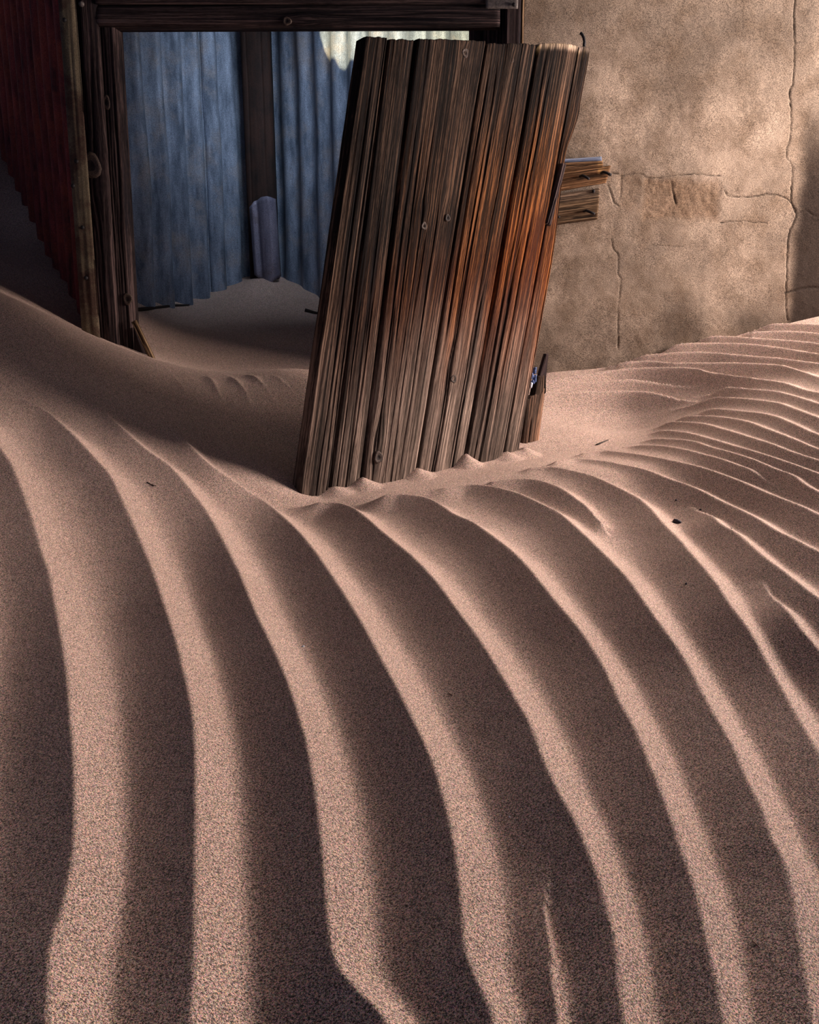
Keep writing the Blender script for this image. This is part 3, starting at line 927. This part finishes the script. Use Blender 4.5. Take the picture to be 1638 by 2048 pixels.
# bent tin flashing, folded, with a pointed foot
fr = []
prof = [(.0, .0), (.12, -.022), (.30, -.010), (.40, -.030), (.55, -.046), (.75, -.052), (.90, -.040), (1.0, -.008)]
f_tl, f_tr = at(497, 395, 5.56), at(552, 395, 5.56)
f_bl, f_br = at(509, 555, 5.56), at(563, 555, 5.56)
S = np.array([p[0] for p in prof]); O = np.array([p[1] for p in prof])
s_f = np.linspace(0, 1, 25); o_f = np.interp(s_f, S, O)
t_f = np.linspace(0, 1, 20)
Sg, Tg = np.meshgrid(s_f, t_f)
ragg = np.interp(Sg, [0, .12, .2, .35, .5, .7, .85, 1], [.12, .09, .05, .03, .0, -.01, .0, .02])
Tt = Tg * (1 + .16 * np.interp(Sg, [0, .25, .42, .55, .75, 1], [-.2, .1, .55, .55, .25, -.1])) + (1 - Tg) * ragg
Pg = ((f_tl * (1 - Sg)[..., None] + f_tr * Sg[..., None]) * (1 - Tt)[..., None] + (f_bl * (1 - Sg)[..., None] + f_br * Sg[..., None]) * Tt[..., None])
Pg[..., 1] += np.interp(Sg, S, O)
me = grid_mesh('bent_flashing', Pg)
o = link('bent_flashing', me, PALE_TIN, post)
m = o.modifiers.new('gauge', 'SOLIDIFY'); m.thickness = .0015
tag(o, 'pale grey bent tin flashing')

# ------------------------------------------------------------------ roof over the back room and the front room
# (unseen; added to block the sun, holes cut to shape its light patches)
ROOF_Z = 2.62


def wall_r_point(u, v):
    d = RIGHT_END - CORNER
    n = np.array([d[1], -d[0], 0.0]); n /= np.linalg.norm(n)
    return hit(u, v, np.array([CORNER[0], CORNER[1], 0]), n)


def to_roof(p):
    p = np.array(p); s = np.array(SUN_DIR)
    return p + s * ((ROOF_Z - p[2]) / s[2])


def build_roof():
    hole1 = [wall_r_point(u, v) for u, v in ((639, 30), (641, 75), (648, 98), (662, 122), (674, 128), (680, 140), (688, 138), (696, 128), (730, 130), (830, 118), (905, 108), (965, 112), (948, 78), (934, 30))]
    hole1 = [to_roof(p)[:2] for p in hole1]
    # sliver that lets the sun touch the right end of the panel's sawn top
    q = []
    for u, v in ((1070, 98), (1130, 103), (1186, 107), (1186, 97), (1070, 91)):
        p = hit(u, v, PANEL_A + PANEL_N * .008, PANEL_N)
        q.append(to_roof(p)[:2])
    bm = bmesh.new()
    edges = []
    def loop(pts):
        vs = [bm.verts.new((p[0], p[1], ROOF_Z)) for p in pts]
        for a, b in zip(vs, vs[1:] + vs[:1]): edges.append(bm.edges.new((a, b)))
    loop([(-3.4, -2.2), (3.2, -2.2), (3.2, 6.3), (-3.4, 6.3)])
    loop(hole1)
    loop(q)
    bmesh.ops.triangle_fill(bm, use_beauty=True, use_dissolve=False, edges=edges)
    bmesh.ops.recalc_face_normals(bm, faces=bm.faces)
    me = bpy.data.meshes.new('sun_mask_roof')
    bm.to_mesh(me); bm.free()
    o = link('sun_mask_roof', me, ROOF_TIN, None, False)
    m = o.modifiers.new('gauge', 'SOLIDIFY'); m.thickness = .004; m.offset = 1
    tag(o, 'unseen tin roof added to block the sun, holes shaping its light patches', 'roof', kind='structure')


build_roof()

# ------------------------------------------------------------------ door frame
FY = 4.22
door = empty('door_1', (at(240, 690, FY)[0], FY, .3))
tag(door, 'dark weathered timber door frame half buried in sand, left of the leaning planks', 'door frame', kind='structure')


def plank_px(name, mat, parent, tlp, trp, blp, brp, Y, thick, seed, **kw):
    tl, tr, bl, br = [at(*p, Y) for p in (tlp, trp, blp, brp)]
    return link(name, board_mesh(name, tl, tr, bl, br, (0, -1, 0), thick, seed, **kw), mat, parent)


def ext(a, b, k):
    return (a[0] + (b[0] - a[0]) * k, a[1] + (b[1] - a[1]) * k)


# left jamb: outer casing, and inner post with its rebates (bottoms carried down below the sand)
dk = dict(du=.004, dv=.012, relief=.0022)
cas = plank_px('casing_board', FRAME_WOOD, door, (144, -60), (188, -60), (204, 730), (240, 730), FY - .035, .05, 31, cracks=4, knots=((.055, .78, .034),), **dk)
jmb = plank_px('jamb', FRAME_WOOD, door, (187, -60), (222, -60), (238, 745), (268, 745), FY - .006, .12, 32, cracks=5, convex=.001, **dk)
knot_obj(cas, at(181, 332, FY - .042), (0, -1, 0), (0, 0, 1), .044, flat=1.15)
knot_obj(jmb, at(212, 205, FY - .010), (0, -1, 0), (0, 0, 1), .017, flat=1.7)
knot_obj(jmb, at(255, 598, FY - .010), (0, -1, 0), (0, 0, 1), .020)
nail_obj(cas, [at(163, 8, FY - .050), at(163, 8, FY - .02)], .006, .011, PLATE)
# right jamb
jr = plank_px('jamb', FRAME_WOOD, door, (1012, -60), (1044, -60), (1000, 700), (1028, 700), FY - .020, .05, 33, cracks=4, **dk)
jr2 = plank_px('jamb', FRAME_WOOD, door, (940, -60), (1013, -60), (936, 700), (1001, 700), FY + .05, .05, 34, cracks=3, **dk)
# lintel: lower beam and the board above it; grain runs along it
def hplank(name, mat, parent, x0, y0, x1, y1, x2, y2, x3, y3, Y, thick, seed, **kw):
    """(x0,y0) top left, (x1,y1) top right, (x2,y2) bottom left, (x3,y3) bottom right"""
    tl, tr, bl, br = at(x0, y0, Y), at(x1, y1, Y), at(x2, y2, Y), at(x3, y3, Y)
    return link(name, board_mesh(name, bl, tl, br, tr, (0, -1, 0), thick, seed, **kw), mat, parent)


lb = hplank('lintel_beam', FRAME_WOOD, door, 190, 10, 1000, 8, 192, 52, 1000, 52, FY - .030, .08, 35, du=.003, dv=.012, relief=.0024, cracks=2, convex=.006, bevel=.010, knots=((.022, .80, .014),))
hplank('lintel_board', FRAME_WOOD, door, 190, -60, 1012, -60, 190, 7, 1012, 7, FY - .045, .05, 36, du=.004, dv=.012, relief=.0018, cracks=2)
hplank('lintel_lip', FRAME_WOOD, door, 192, 51, 1000, 51, 192, 58, 1000, 55, FY + .03, .06, 37, du=.004, dv=.03, relief=.0008, cracks=0, bevel=.003)
knot_obj(lb, at(574, 42, FY - .038), (0, -1, 0), (1, 0, 0), .016, flat=1.1)
pl = [at(970, -24, FY - .052), at(1038, -24, FY - .052), at(972, 17, FY - .052), at(1036, 17, FY - .052)]
o = link('corner_plate', board_mesh('corner_plate', *pl, (0, -1, 0), .006, 38, du=.008, dv=.008, relief=.0008, cracks=0, bevel=.002, convex=0), PLATE, door)
tag(o, 'grey flat metal corner plate')
nail_obj(o, [at(1028, 9, FY - .058), at(1028, 9, FY - .03)], .004, .008)
# narrow gap filler beside the plaster
hh = plank_px('edge_strip', BATTEN_WOOD, door, (1043, -60), (1050, -60), (1030, 700), (1037, 700), FY + .02, .04, 39, du=.003, dv=.03, cracks=0, relief=.0008)

# thin stick leaning by the foot of the left jamb
st = empty('leaning_lath', at(285, 690, FY - .02))
tag(st, 'short thin lath leaning against the foot of the left door jamb', 'stick')
a_, b_ = at(267, 642, FY - .03), at(306, 722, FY - .05)
dirn = (b_ - a_) / np.linalg.norm(b_ - a_)
sd = np.array([dirn[2], 0, -dirn[0]]) * -.011
link('lath', board_mesh('lath', a_ - sd, a_ + sd, b_ - sd, b_ + sd, (0, -1, 0), .014, 41, du=.003, dv=.01, cracks=1, convex=.001, bevel=.003), BATTEN_WOOD, st)
tri = [at(266, 655, FY - .01), at(270, 655, FY - .01), at(268, 730, FY - .01), at(308, 730, FY - .01)]
o = link('wedge', board_mesh('wedge', *tri, (0, -1, 0), .02, 42, du=.006, dv=.02, cracks=0), FRAME_WOOD, st)

# ------------------------------------------------------------------ rusted corrugated sheet on the far left
S0, S1 = at(178, 300, 4.20)[:2], at(0, 300, 5.60)[:2]
S1 = S0 + (S1 - S0) * 1.35
rs = empty('rusted_sheet', (S0[0], S0[1], .4))
tag(rs, 'dark red rusted corrugated sheet left of the door frame, its foot in the sand', 'metal sheet')
corrugated('corrugated_panel', S1, S0, .0, 2.62, .125, .030, RUST_TIN, rs, wave=.01, phase=.4)
ew = [at(112, -60, 4.15), at(146, -60, 4.15), at(166, 700, 4.15), at(202, 700, 4.15)]
es = link('edge_flashing', board_mesh('edge_flashing', *ew, (0, -1, 0), .004, 44, du=.005, dv=.012, relief=.003, cracks=0, convex=.004, bevel=.003), STRIP_TIN, rs)
tag(es, 'yellowish lichened edge flashing with nail holes')
for u, v in ((129, 40), (153, 323), (165, 455), (172, 556), (146, 372)):
    nail_obj(es, [at(u, v, 4.141), at(u, v, 4.16)], .004, .0085, IRON)

# ------------------------------------------------------------------ the leaning panel of planks
panel = empty('leaning_plank_panel', tuple((PANEL_A + PANEL_B) / 2))
tag(panel, 'large panel of brown weathered vertical planks leaning right, foot buried in rippled sand', 'plank panel')
# seams as sighted, top and foot: (top u, top v, foot u, foot v)
SEAMS = [(727, 73, 596, 990), (777, 76, 659, 980), (832, 79, 723, 958), (972, 84, 832, 938), (1076, 87, 929, 914), (1158, 91, 1007, 905), (1187, 92, 1043, 898)]
panel_dir = None
PN = PANEL_N
for i in range(6):
    a, b = SEAMS[i], SEAMS[i + 1]
    g = .0022
    step = (0, 1, -1, 3, 0, 1)[i]
    tl, tr = hit(a[0], a[1] + step, PANEL_A, PN), hit(b[0], b[1] + step * .6, PANEL_A, PN)
    bl, br = hit(a[2], a[3], PANEL_A, PN), hit(b[2], b[3], PANEL_A, PN)
    bl = tl + (bl - tl) * 1.20; br = tr + (br - tr) * 1.20
    ex = (tr - tl) / np.linalg.norm(tr - tl)
    tl, bl, tr, br = tl + ex * g, bl + ex * g, tr - ex * g, br - ex * g
    lift = PN * (.004, -.002, .006, .001, .005, -.004)[i]
    wid, ln = np.linalg.norm(tr - tl), np.linalg.norm(bl - tl)
    vt, vb = 80.0, 80.0 + 860 * 1.2
    def kn(*kk):
        out = []
        for (u, v, r) in kk:
            p = hit(u, v, PANEL_A, PN)
            ax = (bl - tl) / ln
            t = np.dot(p - tl, ax)
            le = tl + ax * t
            out.append((np.dot(p - le, ex), t, r))
        return tuple(out)
    KN = ((), (), ((848, 452, .012), (757, 915, .018), (895, 436, .011), (930, 106, .014)), ((1023, 120, .010), (907, 758, .013)), (), ())[i]
    knots = kn(*KN)
    ii = i
    def stain(s, t, i=ii):
        amt = (.12, .2, .45, .72, 1.0, .85)[i]
        lo = (.34, .34, .34, .32, .24, .28)[i]
        z = sstep(lo, lo + .22, t) * (1 - sstep(.62, .80, t))
        return np.clip(amt * z * (.65 + .7 * fbm(s * 5 + i * 7, t * 3, 90 + i, 2) - .12), 0, 1)
    def dust(s, t, i=ii):
        z = sstep(.44, .74, t + .10 * (fbm(s * 4 + i * 3, t * 0, 70 + i, 2) - .5))
        amt = (.45, .6, .85, .9, .65, .6)[i]
        edge = 1 - .5 * np.exp(-((s - .5) / .25) ** 2) * 0
        sunlit_edge = (1 - sstep(.008, .020, t + .008 * fbm(s * 30, t * 0, 66 + i, 2))) * (i >= 4)  # pale strip painted along the top edge so it reads as sunlit
        return np.clip(np.maximum(amt * z * (.5 + .8 * fbm(s * 9 + i, t * 5, 60 + i, 3)), sunlit_edge), 0, 1)
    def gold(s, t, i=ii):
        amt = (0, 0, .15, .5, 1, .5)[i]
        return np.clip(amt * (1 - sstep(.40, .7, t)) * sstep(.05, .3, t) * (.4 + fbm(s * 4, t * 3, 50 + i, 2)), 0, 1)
    er = None
    if i == 5:
        er = lambda t: 1 - .38 * sstep(.14, .22, t) * (1 - sstep(.24, .46, t)) * (.8 + .4 * fbm(t * 25, t * 0, 4, 2)) - .06 * fbm(t * 30, t * 0, 8, 2)
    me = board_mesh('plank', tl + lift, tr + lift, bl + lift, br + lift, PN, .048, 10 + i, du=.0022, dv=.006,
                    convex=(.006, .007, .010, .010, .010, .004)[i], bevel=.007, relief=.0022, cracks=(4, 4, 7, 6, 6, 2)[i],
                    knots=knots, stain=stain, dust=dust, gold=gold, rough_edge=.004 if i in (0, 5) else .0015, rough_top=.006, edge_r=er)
    pk = link('plank', me, WOOD, panel)
    axis = (bl - tl) / ln
    for (u, v, r) in KN:
        c = hit(u, v, PANEL_A + PN * ((.004, -.002, .006, .001, .005, -.004)[i] + .0095), PN)
        knot_obj(pk, c, PN, axis, r, dark=(u in (895,)), flat=1.15)
# bent nail standing on the sawn top
p = hit(1168, 92, PANEL_A - PN * .02, PN)
k = 3.6 / F
nail_obj(panel, [p + np.array([0, 0, -.01]), p + np.array([.001, 0, .015]), p + np.array([-.002, 0, .028]), p + np.array([-.009, 0, .040]), p + np.array([-.016, 0, .044])], .0055)
# splintered sliver on the right edge
sl = [hit(1124, 326, PANEL_A + PN * .008, PN), hit(1135, 328, PANEL_A + PN * .008, PN), hit(1090, 446, PANEL_A + PN * .008, PN), hit(1105, 452, PANEL_A + PN * .008, PN)]
o = link('splinter', board_mesh('splinter', *sl, PN, .035, 25, du=.002, dv=.004, relief=.005, cracks=2, convex=.006, bevel=.006, rough_edge=.004), FRAME_WOOD, panel)
tag(o, 'grey splintered sliver')

# ------------------------------------------------------------------ broken stump beside the panel
stp = hit(1072, 905, PANEL_A - PN * .02, PN)
stump = empty('broken_stump', tuple(stp))
tag(stump, 'short splintered plank stump with blue flakes beside the right foot of the panel', 'stump')
SPn = PN
sp0 = PANEL_A - PN * .075
def sp(u, v): return hit(u, v, sp0, PN)
tl, tr, bl, br = sp(1056, 792), sp(1094, 774), sp(1040, 925), sp(1074, 918)
link('stump_board', board_mesh('stump_board', tl, tr, bl + (bl - tl) * .4, br + (br - tr) * .4, PN, .03, 51, du=.002, dv=.005, relief=.003, cracks=2, convex=.006, bevel=.006, rough_top=.03,
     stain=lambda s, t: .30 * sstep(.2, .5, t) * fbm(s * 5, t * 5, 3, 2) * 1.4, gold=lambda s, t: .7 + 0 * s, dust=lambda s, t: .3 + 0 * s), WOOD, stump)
tl, tr, bl, br = sp(1075, 752), sp(1092, 750), sp(1066, 800), sp(1093, 785)
link('split_edge', board_mesh('split_edge', tl, tr, bl, br, PN, .024, 52, du=.002, dv=.004, relief=.003, cracks=1, convex=.004, bevel=.004), WOOD, stump)
tl, tr, bl, br = sp(1092, 707), sp(1097, 708), sp(1077, 758), sp(1093, 762)
o = link('spike', board_mesh('spike', tl, tr, bl, br, PN, .014, 53, du=.002, dv=.004, relief=.002, cracks=0, convex=.003, bevel=.004), FRAME_WOOD, stump)
tag(o, 'blackened pointed spike')
for (u, v, w, h_, tw) in ((1069, 741, 6, 8, .3), (1063, 752, 7, 7, -.4), (1070, 757, 5, 9, .2), (1060, 770, 7, 6, .5), (1066, 764, 5, 5, -.2)):
    c = hit(u, v, sp0 + PN * .012, PN)
    ex = np.cross(np.array([0, 0, 1.0]), -PN); ex /= np.linalg.norm(ex)
    kx, kz = w * 3.5 / F, h_ * 3.5 / F
    a = np.array([math.cos(tw), math.sin(tw)])
    X_ = ex * a[0] * kx + np.array([0, 0, a[1] * kx]); Z_ = -ex * a[1] * kz + np.array([0, 0, a[0] * kz])
    f = link('paint_flake', board_mesh('paint_flake', c - X_ * .7 + Z_, c + X_ + Z_ * .6, c - X_ - Z_ * .8, c + X_ * .6 - Z_, PN, .004, int(u), du=.004, dv=.004, relief=.004, cracks=0, convex=.006, bevel=.003), BLUE_PAINT if v != 770 else PALE_CHIP, stump)
    tag(f, 'pale blue-white paint flake' if v == 770 else 'blue paint flake')

# ------------------------------------------------------------------ battens let into the plaster
BY = WALL_Y - .022
bt = empty('broken_batten', at(1165, 350, BY))
tag(bt, 'upper split brown batten end on the plaster wall right of the panel, two bent nails', 'batten', 'batten ends on the plaster wall')
def bq(name, par, q, Y, th, seed, **kw):
    tl, tr, bl, br = [at(u, v, Y) for u, v in q]
    return link(name, board_mesh(name, bl, tl, br, tr, (0, -1, 0), th, seed, **kw), BATTEN_WOOD, par)
kw = dict(du=.002, dv=.004, relief=.003, cracks=2, convex=.004, bevel=.005)
bq('batten_board', bt, [(1070, 326), (1205, 318), (1066, 352), (1206, 334)], BY, .05, 61, gold=lambda s, t: .12 + 0 * s, **kw)
bq('split_half', bt, [(1068, 350), (1222, 330), (1062, 392), (1212, 366)], BY + .006, .05, 62, rough_edge=.004, stain=lambda s, t: .12 + 0 * s, gold=lambda s, t: .15 + 0 * s, **kw)
o = bq('top_splint', bt, [(1070, 322), (1203, 313), (1070, 328), (1204, 322)], BY - .006, .05, 63, du=.002, dv=.006, relief=.001, cracks=0, bevel=.002)
o.data.materials.clear(); o.data.materials.append(make_wood('blue_lit_wood', (0.03, 0.04, 0.07), (0.13, 0.16, 0.25), (0.30, 0.34, 0.46)))  # bluish light on the batten top, put into the wood colour
tag(o, 'top splint with bluish skylight painted into its colour')
nail_obj(bt, [at(1203, 346, BY), at(1207, 344, BY - .03), at(1214, 346, BY - .05), at(1222, 350, BY - .06)], [.006, .006, .005, .003][0])
nail_obj(bt, [at(1160, 353, BY), at(1165, 351, BY - .03), at(1172, 354, BY - .045), at(1178, 358, BY - .055)], .0055)
b2 = empty('broken_batten', at(1155, 415, BY))
tag(b2, 'lower square-cut grey-brown batten end on the plaster wall below the split one', 'batten', 'batten ends on the plaster wall')
bq('batten_board', b2, [(1060, 396), (1200, 376), (1048, 458), (1195, 439)], BY + .004, .05, 64, dust=lambda s, t: .35 * sstep(.6, .9, s), knots=(), **kw)
nail_obj(b2, [at(1168, 423, BY), at(1173, 421, BY - .03), at(1182, 425, BY - .045), at(1189, 428, BY - .055)], .0055)
nail_obj(b2, [at(1187, 384, BY + .004), at(1187, 381, BY - .006)], .006)
nail_obj(b2, [at(1116, 434, BY), at(1118, 434, BY - .02)], .005)

# ------------------------------------------------------------------ litter on the sand
def pebble(name, u, v, rx, ry, rz, mat, label, cat, seed, group=None):
    p = on_sand(u, v)
    r = random.Random(seed)
    bm = bmesh.new()
    bmesh.ops.create_icosphere(bm, subdivisions=2, radius=1)
    ca, sa = math.cos(r.uniform(0, 3)), math.sin(r.uniform(0, 3))
    for q in bm.verts:
        k = 1 + .25 * math.sin(q.co.x * 4 + seed) * math.cos(q.co.y * 3 + seed * 2) + r.uniform(-.08, .08)
        q.co = Vector((q.co.x * rx * k, q.co.y * ry * k, q.co.z * rz * k))
    me = bpy.data.meshes.new(name)
    bm.to_mesh(me); bm.free()
    o = link(name, me, mat, None, True)
    o.location = (p[0], p[1], p[2] + rz * .45)
    o.rotation_euler = (0, 0, r.uniform(0, 3))
    tag(o, label, cat, group or {'pebble': 'dark crumbs strewn on the sand', 'chip': 'pale chips strewn on the sand'}[cat])
    return o


o = pebble('dark_stone', 1353, 1046, .0095, .013, .008, DARK_STONE, 'largest dark pebble lying on the ripple crest right of the panel', 'pebble', 3); o.rotation_euler[2] = .55
pebble('dark_stone', 1352, 1001, .004, .003, .003, DARK_STONE, 'small dark crumb uphill of the largest dark pebble', 'pebble', 4)
pebble('dark_stone', 1401, 1020, .004, .0028, .0026, DARK_STONE, 'small dark crumb up and right of the largest dark pebble', 'pebble', 5)
pebble('dark_stone', 1462, 1058, .003, .0026, .0022, DARK_STONE, 'tiny dark crumb farthest right of the largest dark pebble', 'pebble', 6)
pebble('dark_stone', 1372, 1168, .0034, .0024, .002, DARK_STONE, 'tiny dark crumb in the trough below the largest dark pebble', 'pebble', 12)
pebble('dark_stone', 608, 1049, .0026, .002, .002, DARK_STONE, 'tiny dark crumb on the slope just below the left foot of the panel', 'pebble', 14)
pebble('pale_chip', 606, 1294, .0042, .0022, .002, PALE_CHIP, 'small bluish white chip in a dark trough left of centre', 'chip', 7)
pebble('pale_chip', 941, 1498, .0014, .0012, .001, PALE_CHIP, 'tiny white chip at the trough edge near the centre', 'chip', 8)
pebble('pale_chip', 1046, 1693, .0013, .0011, .001, PALE_CHIP, 'lower tiny white chip of the close pair at lower right', 'chip', 9)
pebble('pale_chip', 1019, 1634, .0013, .0011, .001, PALE_CHIP, 'upper tiny white chip of the close pair at lower right', 'chip', 10)
pebble('pale_chip', 1264, 1746, .0013, .0011, .001, PALE_CHIP, 'rightmost tiny white chip near the bottom', 'chip', 11)


def stem(name, px, rad, mat, label, cat):
    pts = []
    for u, v in px:
        p = on_sand(u, v)
        pts.append((p[0], p[1], p[2] + rad * .5))
    o = link(name, tube_mesh(name, pts, [rad * (1 - .5 * i / max(1, len(pts) - 1)) for i in range(len(pts))], 6), mat)
    tag(o, label, cat)
    return o


stem('twig', [(1325, 1533), (1330, 1541), (1332, 1548), (1340, 1556), (1345, 1562)], .0011, TWIG, 'thin dark crooked twig on a bright ripple face at lower right', 'twig')
stem('twig', [(1193, 891), (1204, 886), (1216, 881)], .004, TWIG, 'short dark twig in the hollow right of the panel', 'twig')
stem('twig', [(294, 966), (302, 970), (312, 972)], .0022, TWIG, 'small dark twig on the left slope between two ripples', 'twig')
stem('straw', [(428, 1796), (446, 1804), (462, 1822), (478, 1842), (496, 1862)], .00075, STRAW, 'thin curved straw on the bright ripple face at lower left', 'straw')
stem('straw', [(162, 1588), (185, 1588), (206, 1588)], .0007, STRAW, 'short straight straw on the leftmost bright ripple', 'straw')
stem('straw', [(897, 1387), (905, 1391)], .0011, STRAW, 'tiny straw bit at a trough near the centre', 'straw')
stem('straw', [(1505, 1882), (1512, 1888), (1520, 1898)], .0008, STRAW, 'thin straw in a dark trough at bottom right', 'straw')
stem('buried_stick', [(268, 622), (310, 618), (350, 613), (378, 612)], .010, TWIG, 'dark half-buried stick on the sand of the back room by the left jamb', 'stick')
stem('buried_stick', [(610, 622), (625, 626), (645, 630)], .010, TWIG, 'dark half-buried stick on the back room sand beside the panel', 'stick')
